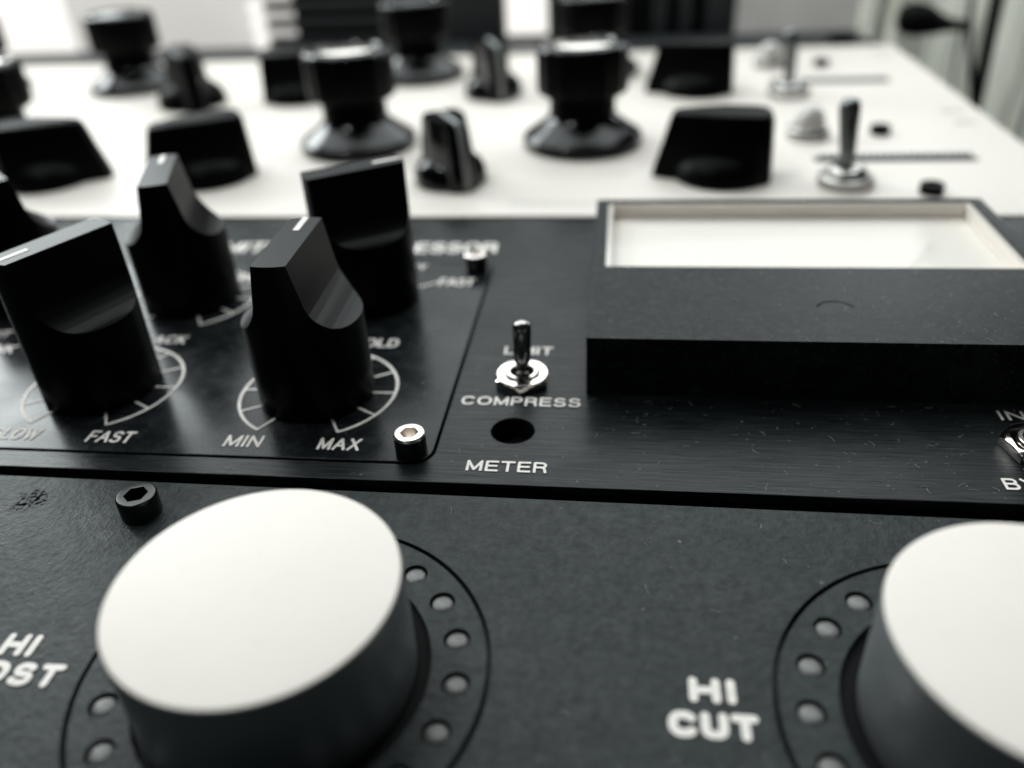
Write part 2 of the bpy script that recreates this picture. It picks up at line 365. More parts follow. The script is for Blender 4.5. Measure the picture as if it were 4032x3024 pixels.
def strokes(s, x0, x1, y0, cap, rad, parent, m='paint', z=0.0014, gap=.34, ends='butt'):
    """a word in round-jointed strokes between two edges, standing on a base line"""
    tot = sum(GLY[c][0] for c in s) + gap * (len(s) - 1)
    sx = (x1 - x0 - 2 * rad) / tot; bm = bmesh.new(); cx = x0 + rad; k = 0
    for ch in s:
        for pl in GLY[ch][1]:
            P = [Vector((cx + px * sx, y0 + rad + py * (cap - 2 * rad), 0)) for px, py in pl]
            last = len(P) - 2
            for q, (a, b) in enumerate(zip(P, P[1:])):
                if (b - a).length < 1e-6: continue
                d = (b - a).normalized(); base = math.atan2(d.y, d.x); pts = []
                for end, p0, t0 in ((q == 0, a, 90), (q == last, b, -90)):
                    if end and ends == 'butt':
                        o_ = d * rad * (-1 if t0 == 90 else 1)
                        for t in ((t0, t0 + 180)): pts.append(p0 + o_ + rad * Vector((math.cos(base + R(t)), math.sin(base + R(t)), 0)))
                    else:
                        for i in range(9): t = base + R(t0 + 180 * i / 8); pts.append(p0 + rad * Vector((math.cos(t), math.sin(t), 0)))
                k += 1; zz = z + k * 5.0e-6
                bm.faces.new([bm.verts.new((p.x, p.y, zz)) for p in pts])
        cx += (GLY[ch][0] + gap) * sx
    for f in bm.faces:
        f.normal_update()
        if f.normal.z < 0: f.normal_flip()
    me = bpy.data.meshes.new('lettering'); bm.to_mesh(me); bm.free(); me.materials.append(M[m])
    o = bpy.data.objects.new('lettering', me); col.objects.link(o); o.parent = parent; return o
def round_text(s, x0, x1, y0, cap, rad, parent): return strokes(s, x0, x1, y0, cap, rad, parent, ends='round', gap=.44)
def text(s, x0, x1, y0, cap, parent, z=0.0014, wt=.078): return strokes(s, x0, x1, y0, cap, cap * wt, parent, z=z)
def copy_tree(o, parent):
    c = o.copy(); col.objects.link(c); c.parent = parent
    for ch in list(o.children):
        d = ch.copy(); col.objects.link(d); d.parent = c
    return c

# ================================================================ room
bm = bmesh.new(); box(bm, -14, 12, -6, 14, -2.7, -2.6); tag(finish('floor', bm, 'carpet'), 'dark floor far below the equipment', None, None, 'structure')
# left: bright window pane in its reveal, then plaster
t = empty('window', (-4.9, 5.75, 0), 'bright blown-out window pane at the far left behind the equipment', 'window')
bm = bmesh.new(); box(bm, -1.4, 1.22, 0.0, 0.03, -0.6, 0.95); finish('pane', bm, 'window', t)
bm = bmesh.new(); box(bm, -1.5, -1.4, -0.03, 0.08, -0.7, 1.05); box(bm, -1.4, 1.22, -0.03, 0.08, 0.951, 1.05); box(bm, -1.4, 1.22, -0.03, 0.08, -0.7, -0.601); finish('frame', bm, 'wall', t)
bm = bmesh.new(); box(bm, -3.67, -2.12, 5.62, 5.9, -2.6, 0.95)  # wall that glows by itself in place of falling light
tag(finish('glowing_wall', bm, 'glow_wall'), 'pale plaster wall given its own soft glow between the blown-out window and the dark ribbed unit', 'glow_wall')
# slatted dark unit
t = empty('slatted_rack_unit', (-1.6, 5.6, -0.3), 'dark rack unit with horizontal ribs behind the white panel, left of the bright strip', 'rack unit')
bm = bmesh.new(); box(bm, -0.68, 0.86, 0.06, 0.7, -1.2, 1.2); finish('case', bm, 'black', t)
for k in range(9):
    bm = bmesh.new(); z0 = 0.285 + k * 0.103; box(bm, -0.69, 0.30, -0.02, 0.055, z0, z0 + 0.055); o = finish('rib', bm, 'rail', t); bev(o, 0.012, 3)
bm = bmesh.new(); box(bm, 0.34, 0.86, 0.0, 0.055, -1.2, 1.2); finish('side_panel', bm, 'rail', t)
# bright round lobes by the unit: paper rolls given a glow
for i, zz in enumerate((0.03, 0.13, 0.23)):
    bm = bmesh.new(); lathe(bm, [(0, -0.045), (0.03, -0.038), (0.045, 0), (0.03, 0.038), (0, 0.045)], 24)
    tag(finish('glowing_roll', bm, 'window', None, (-2.33, 5.54, zz - 0.005)), 'small round paper roll made to glow beside the ribbed unit, %s of three' % ('lowest', 'middle', 'top')[i], 'glowing_roll', 'glowing paper rolls beside the ribbed unit')
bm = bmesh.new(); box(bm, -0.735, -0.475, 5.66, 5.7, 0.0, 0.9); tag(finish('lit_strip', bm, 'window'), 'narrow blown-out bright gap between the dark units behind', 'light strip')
# vertical barred unit
t = empty('barred_rack_unit', (0.1, 5.6, 0), 'dark unit with vertical bars behind the fluted knob on the right', 'rack unit')
bm = bmesh.new(); box(bm, -0.57, 0.57, 0.05, 0.7, -1.2, 0.9); finish('case', bm, 'black', t)
for k, (x0, x1) in enumerate(((-0.56, -0.50), (-0.42, -0.2), (0.08, 0.17), (0.24, 0.32), (0.40, 0.56))):
    bm = bmesh.new(); box(bm, x0, x1, 0.0, 0.045, -1.0, 0.9); o = finish('bar', bm, 'rail', t); bev(o, 0.01, 2)
bm = bmesh.new(); box(bm, 0.69, 1.40, 5.62, 5.7, -1.5, 0.9); tag(finish('glowing_backboard', bm, 'glow_board'), 'grey backboard given a dim glow behind the two large toggle switches', 'pane')  # plain board behind the switches, brightened by its own glow
# dark shelf rail along the rear edge of the white panel
bm = bmesh.new(); box(bm, -5.8, 1.40, 5.10, 5.58, -0.9, -0.015)
tag(finish('shelf_rail', bm, 'rail'), 'dark grey rail running along the rear edge of the white panel', 'rail')
bm = bmesh.new(); lathe(bm, [(0, 0), (0.075, 0), (0.08, 0.01), (0.08, 0.03), (0.07, 0.04), (0, 0.04)], 32)
tag(finish('rubber_foot', bm, 'black', None, (1.25, 5.30, -0.0149)), 'black rubber foot on the dark rail near its right end', 'rubber foot')
# curtain at the right
bm = bmesh.new(); N = 150; path = []
for i in range(N + 1):
    s = i / N
    bx = 1.38 + 1.95 * s; by = 6.05 - 1.6 * max(0, s - 0.35) * 1.2
    fold = 0.07 * math.sin(s * 46) + 0.035 * math.sin(s * 101 + 1)
    path.append((bx, by + fold))
zs = [-2.6, -1.6, -0.9, -0.3, 0.2, 0.9]
g = [[bm.verts.new((x + 0.05 * (zs[j] + 1.0) * math.sin(i * 0.13), y, zs[j])) for i, (x, y) in enumerate(path)] for j in range(len(zs))]
for j in range(len(zs) - 1):
    for i in range(N): bm.faces.new((g[j][i], g[j][i + 1], g[j + 1][i + 1], g[j + 1][i]))
o = finish('curtain', bm, 'cloth', smooth=80); md = o.modifiers.new('s', 'SOLIDIFY'); md.thickness = 0.012; apply_mods(o, 80)
tag(o, 'pale pleated curtain hanging beside the right end of the white panel', 'curtain')
def tube(bm, pts, rad, n=12):
    rings = []
    for i, p in enumerate(pts):
        p = Vector(p); d = (Vector(pts[min(i + 1, len(pts) - 1)]) - Vector(pts[max(i - 1, 0)])).normalized()
        q = d.to_track_quat('Z', 'Y'); r_ = rad[i] if isinstance(rad, (list, tuple)) else rad
        rings.append([bm.verts.new(p + q @ Vector((r_ * math.cos(2 * math.pi * k / n), r_ * math.sin(2 * math.pi * k / n), 0))) for k in range(n)])
    for A, B in zip(rings, rings[1:]):
        for k in range(n): bm.faces.new((A[k], A[(k + 1) % n], B[(k + 1) % n], B[k]))
    bm.faces.new(rings[0][::-1]); bm.faces.new(rings[-1])
def spline(P, n=12):
    out = []; P = [Vector(p) for p in P]; Q = [P[0]] + P + [P[-1]]
    for i in range(1, len(Q) - 2):
        for k in range(n):
            t_ = k / n; a, b, c, d = Q[i - 1:i + 3]
            out.append(0.5 * ((2 * b) + (c - a) * t_ + (2 * a - 5 * b + 4 * c - d) * t_ ** 2 + (3 * b - a - 3 * c + d) * t_ ** 3))
    out.append(P[-1]); return out
t = empty('microphone', (1.78, 5.5, 0.02), 'blurred black bulbous microphone head hanging beside the curtain', 'microphone')
bm = bmesh.new(); tube(bm, [(-0.19, 0, 0.035), (-0.17, 0, 0.036), (-0.11, 0, 0.034), (-0.03, 0, 0.022), (0.06, 0, 0.0), (0.12, 0, -0.006), (0.2, 0, -0.01)], [0.02, 0.07, 0.095, 0.088, 0.055, 0.036, 0.03], 24); finish('head', bm, 'black', t, smooth=80)
bm = bmesh.new(); tube(bm, spline([(0.19, 0, -0.01), (0.2, 0.02, -0.2), (0.23, 0.04, -0.5), (0.3, 0.06, -1.2), (0.4, 0.1, -2.55)]), 0.012); finish('cable', bm, 'black', t, smooth=80)
bm = bmesh.new(); tube(bm, [(2.10, 5.35, -2.6), (2.085, 5.35, -0.35), (2.03, 5.35, 0.9)], 0.036, 16); tag(finish('stand_pole', bm, 'black', smooth=80), 'black vertical stand pole in front of the pale curtain', 'stand pole')
bm = bmesh.new(); tube(bm, spline([(2.33, 4.9, 0.85), (2.2, 4.85, 0.25), (2.08, 4.7, -0.4), (2.05, 4.6, -1.2), (2.3, 4.6, -2.58)]), 0.014); tag(finish('cable', bm, 'tick', smooth=80), 'thin grey cable curving down at the far right before the curtain', 'cable')

for pts, rad, lab in (([(1.95, 5.2, 0.9), (1.86, 5.15, 0.2), (1.93, 5.0, -0.3), (2.02, 4.9, -1.0), (2.0, 4.9, -2.59)], 0.016, 'thin black cable curving close beside the microphone'),
                      ([(2.75, 4.6, 0.9), (2.52, 4.5, 0.2), (2.38, 4.4, -0.35), (2.32, 4.3, -1.0), (2.5, 4.3, -2.59)], 0.03, 'thick dark cable sweeping down at the right edge of the frame')):
    bm = bmesh.new(); tube(bm, spline(pts), rad); tag(finish('cable', bm, 'black', smooth=80), lab, 'cable')
# ================================================================ white unit
WX0, WX1 = -5.83, 1.47
W = empty('white_rack_unit', (0, 0, 0), 'wide white-faced rack unit with black fluted knobs, pointer knobs and toggle switches', 'rack unit')
bm = bmesh.new(); box(bm, WX0, WX1, 2.552, 5.06, -0.05, 0); wp = finish('faceplate', bm, 'white', W)
cut = []
for y0 in (3.10, 4.265):
    bm = bmesh.new(); prism(bm, rrect(0.70, 1.26, y0 - 0.033, y0 + 0.033, 0.012, 4), -0.03, 0.02); cut.append(tmp(bm))
for y0 in (3.54, 3.705, 4.75, 4.91):
    bm = bmesh.new(); prism(bm, rrect(1.315, 1.405, y0 - 0.011, y0 + 0.011, 0.008, 4), -0.012, 0.02); cut.append(tmp(bm))
boolean(wp, cut, bevel=0.002, smooth=0)
bm = bmesh.new(); box(bm, WX0 + 0.25, WX1 - 0.25, 2.60, 5.02, -1.6, -0.051); finish('chassis', bm, 'rail', W)
def ribbed_rod(y):
    bm = bmesh.new(); pr = [(0, 0)]; x = 0
    while x < 0.52: pr += [(0.012, x), (0.021, x + 0.008), (0.021, x + 0.014), (0.012, x + 0.022)]; x += 0.023
    pr.append((0, x)); lathe(bm, pr, 20, mtx=Matrix.Rotation(R(90), 4, 'Y'))
    return finish('slotted_rod', bm, 'darkmetal', W, (0.715, y + 0.004, -0.004), label=None)
for y in (3.10, 4.265):
    bm = bmesh.new(); box(bm, 0.7005, 1.2595, y - 0.0325, y + 0.0325, -0.0495, -0.027); finish('slot_shade', bm, 'black', W)  # black floor block standing in for the shadow in the slot
    bm = bmesh.new(); box(bm, 0.702, 1.258, y - 0.032, y - 0.008, -0.0268, -0.001); finish('slot_front_shade', bm, 'black', W)  # black strip that paints the dark front of the slot
ribbed_rod(3.108); ribbed_rod(4.273)

def fluted_knob(parent, x, y, rot=0):
    bm = bmesh.new()
    lathe(bm, [(0, 0), (0.225, 0), (0.233, 0.004), (0.237, 0.02), (0.235, 0.036), (0.226, 0.045), (0.19, 0.068), (0.155, 0.094), (0.134, 0.112), (0.128, 0.125), (0.127, 0.18), (0.120, 0.2), (0, 0.2)], 96)
    def fl(a, r, h): return 1 - 0.028 * (0.5 - 0.5 * math.cos(a * 14)) ** 3 if r > 0.15 else 1
    lathe(bm, [(0, 0.18), (0.12, 0.18), (0.165, 0.2), (0.173, 0.206), (0.176, 0.22), (0.176, 0.355), (0.172, 0.37), (0.160, 0.380), (0.135, 0.382), (0.126, 0.372), (0.122, 0.362), (0, 0.362)], 224, rf=fl)
    k = finish('fluted_knob', bm, 'bake', parent, (x, y, 0.0005), (0, 0, rot), smooth=50)
    k.data.materials.append(M['bake_dull'])
    for p in k.data.polygons:
        if 0.122 < p.center.z < 0.352: p.material_index = 1
    bm = bmesh.new(); lathe(bm, [(0.115, 0.3605), (0.115, 0.372), (0.105, 0.377), (0.06, 0.383), (0, 0.386)], 48); finish('cap_disc', bm, 'nickel', k, smooth=50)
    # index line down the skirt
    bm = bmesh.new(); prof = [(0.2365, 0.034), (0.2275, 0.0475), (0.1915, 0.0705), (0.1565, 0.0965)]
    for (r0, h0), (r1, h1) in zip(prof, prof[1:]):
        bm.faces.new([bm.verts.new(p) for p in ((r0, -0.0085, h0), (r0, 0.0085, h0), (r1, 0.0085, h1), (r1, -0.0085, h1))])
    finish('index_line', bm, 'tick', k)
    return k
def loft(bm, secs):
    rs = [[bm.verts.new(p) for p in s] for s in secs]; n = len(rs[0])
    for A, B in zip(rs, rs[1:]):
        for i in range(n): bm.faces.new((A[i], A[(i + 1) % n], B[(i + 1) % n], B[i]))
    bm.faces.new(rs[0][::-1]); bm.faces.new(rs[-1])
def pointer_knob(parent, x, y, rot):
    """round hub carrying a tall blade, wide at its foot, narrower on top"""
    bm = bmesh.new()
    lathe(bm, [(0, 0), (0.160, 0), (0.166, 0.008), (0.164, 0.03), (0.155, 0.052), (0.140, 0.070), (0.118, 0.086), (0.09, 0.098), (0.05, 0.106), (0, 0.109)], 64)
    secs = []
    for z, L0, L1, T0, T1 in ((0.0, 0.238, 0.172, 0.034, 0.104), (0.03, 0.232, 0.171, 0.033, 0.102), (0.12, 0.206, 0.167, 0.032, 0.092), (0.200, 0.184, 0.162, 0.030, 0.082), (0.222, 0.175, 0.155, 0.024, 0.070), (0.232, 0.160, 0.142, 0.012, 0.050)):
        half = [(L0, T0 * 0.4), (L0 * 0.985, T0), (L0 * 0.5, (T0 + T1) * 0.52), (0.0, T1), (-L1 * 0.72, T1), (-L1 * 0.95, T1 * 0.72), (-L1, T1 * 0.3)]
        pts = half + [(a, -b) for a, b in half[::-1]]
        arch = (lambda xx: -0.16 * xx * xx if z > 0.1 else 0)
        secs.append([(a, b, z + arch(a)) for a, b in pts])
    loft(bm, secs)
    return finish('pointer_knob', bm, 'bake_dull', parent, (x, y, 0.0005), (0, 0, rot), smooth=32)
def line_knob(parent, x, y, rot):
    """small wedge-shaped knob with a pale line over its top and nose"""
    bm = bmesh.new()
    lathe(bm, [(0, 0), (0.118, 0), (0.124, 0.006), (0.122, 0.04), (0.108, 0.07), (0.088, 0.085), (0, 0.088)], 64)
    secs = []
    for z, s, nose in ((0.0, 1.0, 0.150), (0.06, 0.97, 0.145), (0.15, 0.90, 0.128), (0.205, 0.84, 0.115), (0.222, 0.78, 0.102)):
        half = [(nose, 0.012 * s), (nose * 0.86, 0.045 * s), (0.02, 0.078 * s), (-0.06 * s, 0.082 * s), (-0.085 * s, 0.06 * s)]
        secs.append([(a, b, z + 0.05 * (-a) * (z > 0.1)) for a, b in half + [(a, -b) for a, b in half[::-1]]])
    loft(bm, secs)
    k = finish('line_knob', bm, 'bake', parent, (x, y, 0.0005), (0, 0, rot), smooth=30)
    bm = bmesh.new(); top = [(-0.06, 0.2265), (0.10, 0.2185)]; path = [(-0.06, 0.2265), (0.101, 0.2195), (0.1185, 0.2005), (0.1325, 0.143), (0.149, 0.06), (0.1525, 0.012)]
    for (a, z0), (b, z1) in zip(path, path[1:]):
        bm.faces.new([bm.verts.new(p) for p in ((a, -0.0095, z0), (a, 0.0095, z0), (b, 0.0095, z1), (b, -0.0095, z1))])
    finish('index_line', bm, 'tick', k)
    return k
k0 = fluted_knob(W, -0.15, 3.335, R(222))
def put(o, x, y, rz, parent=W, label=None):
    c = copy_tree(o, parent); c.location = (x, y, o.location.z); c.rotation_euler = (0, 0, rz)
    if label: c['label'] = label
    return c
for x, y, rz in ((-1.066, 3.335, 140), (-2.60, 3.25, 60), (-3.52, 3.25, 60), (-0.15, 4.55, 80), (-1.066, 4.55, 120), (-2.62, 4.44, 100), (-3.50, 4.42, 60)):
    c = put(k0, x, y, R(rz))
    if y > 4:
        for d in c.children:
            if d.name.startswith('cap_disc'): d.data = d.data.copy(); d.data.materials[0] = M['darkmetal']
p0 = pointer_knob(W, 0.350, 2.93, R(174))
for x, y, rz in ((-2.19, 2.93, 12), (-1.545, 2.95, 215), (0.345, 4.13, 176), (-1.59, 4.13, 5), (-2.12, 4.06, 301)): put(p0, x, y, R(rz)).scale = (1, 1, 1.14 if rz == 301 else 1)
l0 = line_knob(W, -0.605, 2.90, R(-58))
c = put(l0, -0.615, 4.13, R(-68)); c.scale = (1.12, 1.12, 1.1)
l0.scale = (1.06, 1.06, 1.04)

def bat_switch(x, y, tilt):
    bm = bmesh.new()
    kn = lambda a, r, h: 1 + (0.012 * math.sin(a * 40) if 0.010 < h < 0.03 and r > 0.08 else 0)
    lathe(bm, [(0, 0), (0.088, 0), (0.091, 0.004), (0.091, 0.012), (0.090, 0.02), (0.090, 0.027), (0.084, 0.032), (0.070, 0.034), (0.068, 0.045), (0.058, 0.056), (0.042, 0.060), (0.036, 0.054), (0.03, 0.03), (0, 0.03)], 160, rf=kn)
    s = finish('toggle_switch', bm, 'bush', W, (x, y, 0.0005), smooth=50)
    bm = bmesh.new(); lathe(bm, [(0, 0.0), (0.022, 0.0), (0.024, 0.05), (0.028, 0.12), (0.0325, 0.20), (0.0335, 0.225), (0.0305, 0.240), (0.020, 0.251), (0.0, 0.255)], 40)
    finish('lever', bm, 'darkmetal', s, (0, 0, 0.028), tilt, smooth=60); return s
bat_switch(0.752, 2.835, (R(-2), R(-6), 0)); bat_switch(0.752, 4.02, (R(-2), R(-5), 0))
def lamp(x, y):
    bm = bmesh.new(); kn = lambda a, r, h: 1 + (0.02 * math.sin(a * 30) if r > 0.07 else 0)
    lathe(bm, [(0, 0), (0.078, 0), (0.080, 0.004), (0.077, 0.035), (0.070, 0.042), (0.06, 0.042), (0.058, 0.03), (0, 0.03)], 120, rf=kn)
    s = finish('indicator_lamp', bm, 'bush', W, (x, y, 0.0005), smooth=50)
    bm = bmesh.new(); lathe(bm, [(0, 0.031), (0.056, 0.031), (0.060, 0.05)] + [(0.060 * math.cos(R(a)), 0.055 + 0.066 * math.sin(R(a))) for a in range(8, 85, 9)] + [(0, 0.121)], 48)
    finish('lens', bm, 'jewel', s, smooth=80)
lamp(0.722, 3.375); lamp(0.745, 4.60)
def cap_screw(parent, x, y, r, h, m, name='cap_screw', rz=0, label=None):
    bm = bmesh.new(); lathe(bm, [(0, 0), (r * 0.98, 0), (r, h * 0.05), (r, h * 0.88), (r * 0.97, h * 0.96), (r * 0.9, h), (0, h)], 64)
    o = finish(name, bm, m, parent, (x, y, 0.0005), (0, 0, rz), label=label)
    bm = bmesh.new(); prism(bm, [(r * 0.60 * math.cos(R(a)), r * 0.60 * math.sin(R(a))) for a in range(0, 360, 60)], h * 0.35, h * 1.2); c = tmp(bm)
    c.parent = parent; c.location = (x, y, 0.0005); c.rotation_euler = (0, 0, rz)
    boolean(o, [c], bevel=r * 0.035, smooth=20)
    if m in ('silverscrew', 'blackscrew'):
        top = M['silverscrew'] if m == 'silverscrew' else M['lit_screw_top']
        o.data.materials[0] = M['blackscrew']; o.data.materials.append(top)
        for p in o.data.polygons:
            if p.center.z > h * 0.86 or (m == 'silverscrew' and math.hypot(p.center.x, p.center.y) < r * 0.62): p.material_index = 1
    return o
for y in (2.745, 3.405, 4.59): cap_screw(W, 1.0, y, 0.038, 0.032, 'bake_dull', rz=0.3)
# faint legends of the white panel, too far out of focus to read in the photo
for x0, x1, y in ((-0.78, -0.47, 2.615), (-0.36, -0.08, 2.655), (-0.08, 0.02, 2.95), (0.5, 0.6, 2.94), (-1.75, -1.65, 2.68)):
    bm = bmesh.new(); x = x0
    while x < x1:
        wd = random.uniform(0.008, 0.016); bm.faces.new([bm.verts.new(p) for p in ((x, y, 0.0015), (x + wd, y, 0.0015), (x + wd, y + 0.02, 0.0015), (x, y + 0.02, 0.0015))]); x += wd + 0.008
    finish('printed_marks', bm, 'faint', W, smooth=None)

# ================================================================ black compressor
C = empty('black_rack_compressor', (0, 0, 0), 'brushed black rack compressor with scooped pointer knobs and a large window meter', 'rack unit')
bm = bmesh.new(); box(bm, WX0, WX1, 1.200, 2.528, -0.048, 0); fp = finish('faceplate', bm, 'brushed', C)
mod = rrect(-2.40, -0.350, 1.252, 2.185, 0.047)
cut = []
bm = bmesh.new(); prism(bm, mod, -0.06, 0.02); cut.append(tmp(bm))
bm = bmesh.new(); lathe(bm, [(0, -0.06), (0.0448, -0.06), (0.0448, 0.02), (0, 0.02)], 96, -0.2046, 1.3735); cut.append(tmp(bm))
boolean(fp, cut, bevel=0.0016, smooth=0)
bm = bmesh.new(); prism(bm, rrect(-2.394, -0.3558, 1.2578, 2.179, 0.042), -0.04, 0.0015); o = finish('control_plate', bm, 'plate', C); bev(o, 0.0012, smooth=0)
bm = bmesh.new(); box(bm, WX0 + 0.25, WX1 - 0.2, 1.25, 2.49, -1.6, -0.0485); finish('chassis', bm, 'black', C)

def scoop_knob(x, y, rot, m='knob'):
    prof = [(.0345, .40), (.0345, .36), (.040, .33), (.046, .298), (.0515, .268), (.057, .250), (.066, .234), (.078, .2195), (.090, .2085), (.102, .2015), (.114, .1975), (.140, .195)]
    bm = bmesh.new(); lathe(bm, [(0, 0), (0.1225, 0), (0.1265, 0.004), (0.127, 0.36), (0, 0.36)], 128)
    o = finish('scooped_knob', bm, m, C, (x, y, 0.0018), (0, 0, rot - R(90)))
    poly = [(-a, b) for a, b in prof] + [(-.14, -.02), (.14, -.02)] + prof[::-1]
    bm = bmesh.new(); n = len(poly); A = [bm.verts.new((a, -0.2, b)) for a, b in poly]; B = [bm.verts.new((a, 0.2, b)) for a, b in poly]
    bm.faces.new(A); bm.faces.new(B[::-1])
    for i in range(n): bm.faces.new((A[i], A[(i + 1) % n], B[(i + 1) % n], B[i]))
    c = tmp(bm); c.parent = C; c.location = o.location; c.rotation_euler = o.rotation_euler
    boolean(o, [c], 'INTERSECT', bevel=0.0013, smooth=12)
    bm = bmesh.new(); box(bm, -0.0065, 0.0065, 0.052, 0.1235, 0.352, 0.3608); finish('index_line', bm, 'paint', o)
    return o
s0 = scoop_knob(-0.656, 1.4975, R(91.5))
for x, y, rz in ((-1.168, 1.4975, 245), (-1.155, 1.945, 110), (-0.652, 1.955, 33), (-1.640, 1.940, 138)):
    c = copy_tree(s0, C); c.location = (x, y, 0.0018); c.rotation_euler = (0, 0, R(rz) - R(90))

def dial(cx, cy, z=0.0026):
    bm = bmesh.new(); Ro, Ri, wd = 0.1775, 0.122, 0.0068
    n = 72
    for i in range(n):
        a0, a1 = R(-60 + 300 * i / n), R(-60 + 300 * (i + 1) / n)
        bm.faces.new([bm.verts.new((cx + r * math.cos(a), cy + r * math.sin(a), z)) for r, a in ((Ro - wd, a0), (Ro, a0), (Ro, a1), (Ro - wd, a1))])
    for k in range(11):
        a = R(-60 + 30 * k); d = Vector((math.cos(a), math.sin(a), 0)); p = Vector((-d.y, d.x, 0)) * 0.0027; c0 = Vector((cx, cy, z + 0.0001))
        bm.faces.new([bm.verts.new(c0 + q) for q in (d * Ri - p, d * (Ro - 0.001) - p, d * (Ro - 0.001) + p, d * Ri + p)])
    return finish('dial_ring', bm, 'paint', C, smooth=None)
for cx, cy in ((-0.6537, 1.4974), (-1.1671, 1.4985), (-1.155, 1.945)): dial(cx, cy)
for a in (33, 90, 147):
    bm = bmesh.new(); d = Vector((math.cos(R(a)), math.sin(R(a)), 0)); p = Vector((-d.y, d.x, 0)) * 0.003; c0 = Vector((-0.652, 1.95, 0.0026))
    bm.faces.new([bm.verts.new(c0 + q) for q in (d * 0.13 - p, d * 0.192 - p, d * 0.192 + p, d * 0.13 + p)])
    finish('position_tick', bm, 'paint', C, smooth=None)
zt = 0.0026
text('FAST', -1.096, -0.995, 1.286, 0.039, C, z=zt); text('SLOW', -1.316, -1.208, 1.286, 0.039, C, z=zt)
text('MIN', -0.793, -0.714, 1.286, 0.039, C, z=zt); text('MAX', -0.594, -0.506, 1.286, 0.039, C, z=zt)
text('THRESHOLD', -0.776, -0.523, 1.695, 0.040, C, z=zt); text('ATTACK', -1.242, -1.068, 1.695, 0.038, C, z=zt)
text('LINK', -1.585, -1.494, 1.633, 0.039, C, z=zt); text('OUT', -1.625, -1.558, 1.712, 0.033, C, z=zt)
text('FAST', -0.488, -0.389, 2.034, 0.044, C, z=zt); text('SLOW', -0.92, -0.815, 2.034, 0.044, C, z=zt)
text('RECOVERY', -0.76, -0.543, 2.135, 0.034, C, z=zt); text('MAX', -1.09, -1.0, 2.05, 0.04, C, z=zt); 
text('COMPRESSOR', -0.875, -0.356, 2.255, 0.072, C, wt=.085); text('LIMITER', -1.285, -0.965, 2.255, 0.072, C, wt=.085)
text('LIMIT', -0.261, -0.146, 1.675, 0.036, C, wt=.085); text('COMPRESS', -0.328, -0.071, 1.4615, 0.0325, C, wt=.085)
text('METER', -0.281, -0.125, 1.2375, 0.0325, C, wt=.085)
text('IN', 0.763, 0.812, 1.456, 0.032, C, wt=.085); text('BYPASS', 0.695, 0.885, 1.238, 0.0325, C, wt=.085)

for y in (1.2865, 2.14): cap_screw(C, -0.3965, y, 0.0315, 0.051, 'silverscrew' if y < 2 else 'silverscrew', rz=R(8), label='bright-topped socket screw at the %s right corner of the control plate' % ('front' if y < 2 else 'rear'))
def mini_toggle(x, y, rz, tilt):
    bm = bmesh.new(); AF = 0.0560
    # hexagon nut with a turned chamfer
    lathe_r = AF
    hexp = [(AF / math.cos(R(30)) * math.cos(R(a)), AF / math.cos(R(30)) * math.sin(R(a))) for a in range(30, 390, 60)]
    prism(bm, hexp, 0, 0.022)
    nut = finish('toggle_switch', bm, 'chrome', C, (x, y, 0.0006), (0, 0, rz), smooth=20)
    bm = bmesh.new(); lathe(bm, [(0, -0.01), (0.075, -0.01), (0.0665, 0.0150), (0.0550, 0.0222), (0.0, 0.0222)], 96); c = tmp(bm); c.parent = C; c.location = nut.location
    bm2 = bmesh.new(); lathe(bm2, [(0, 0.004), (0.0392, 0.004), (0.0392, 0.04), (0, 0.04)], 64); c2 = tmp(bm2); c2.parent = C; c2.location = nut.location
    md = nut.modifiers.new('i', 'BOOLEAN'); md.operation = 'INTERSECT'; md.solver = 'EXACT'; md.object = c
    boolean(nut, [c2], bevel=0.0008, smooth=25)
    me = c.data; bpy.data.objects.remove(c); bpy.data.meshes.remove(me)
    bm = bmesh.new(); lathe(bm, [(0.0, 0.008), (0.0262, 0.008), (0.0262, 0.0245), (0.0278, 0.0262), (0.0345, 0.0262), (0.0358, 0.025), (0.0358, 0.004), (0, 0.004)], 64)
    finish('bushing', bm, 'nickel', nut, smooth=30)
    bm = bmesh.new(); lathe(bm, [(0, 0.0085), (0.0260, 0.0085), (0.0260, 0.0100), (0, 0.0100)], 48); box(bm, -0.005, 0.005, -0.0364, -0.026, 0.018, 0.0266); finish('bushing_seal', bm, 'black', nut)
    bm = bmesh.new(); lathe(bm, [(0, 0.0), (0.0150, 0.0), (0.0155, 0.010), (0.0140, 0.014), (0.0125, 0.017), (0.0150, 0.026), (0.0180, 0.040), (0.0196, 0.060), (0.0203, 0.095), (0.0206, 0.116)] + [(0.0206 * math.cos(R(a)), 0.119 + 0.0170 * math.sin(R(a))) for a in (0, 20, 40, 58, 74)] + [(0, 0.136)], 48)
    lv = finish('lever', bm, 'lever', nut, (0, 0, 0.0105), smooth=60)
    lv.rotation_euler = (Matrix.Rotation(-rz, 3, 'Z') @ tilt.to_matrix()).to_euler()
    return nut
from mathutils import Euler
mini_toggle(-0.2045, 1.563, R(2), Euler((R(-5), R(1), 0)))
mini_toggle(0.790, 1.362, R(16), Euler((R(-6), R(2), 0)))
cap = mini_toggle(-1.372, 1.655, R(10), Euler((R(-5), R(0), 0)))

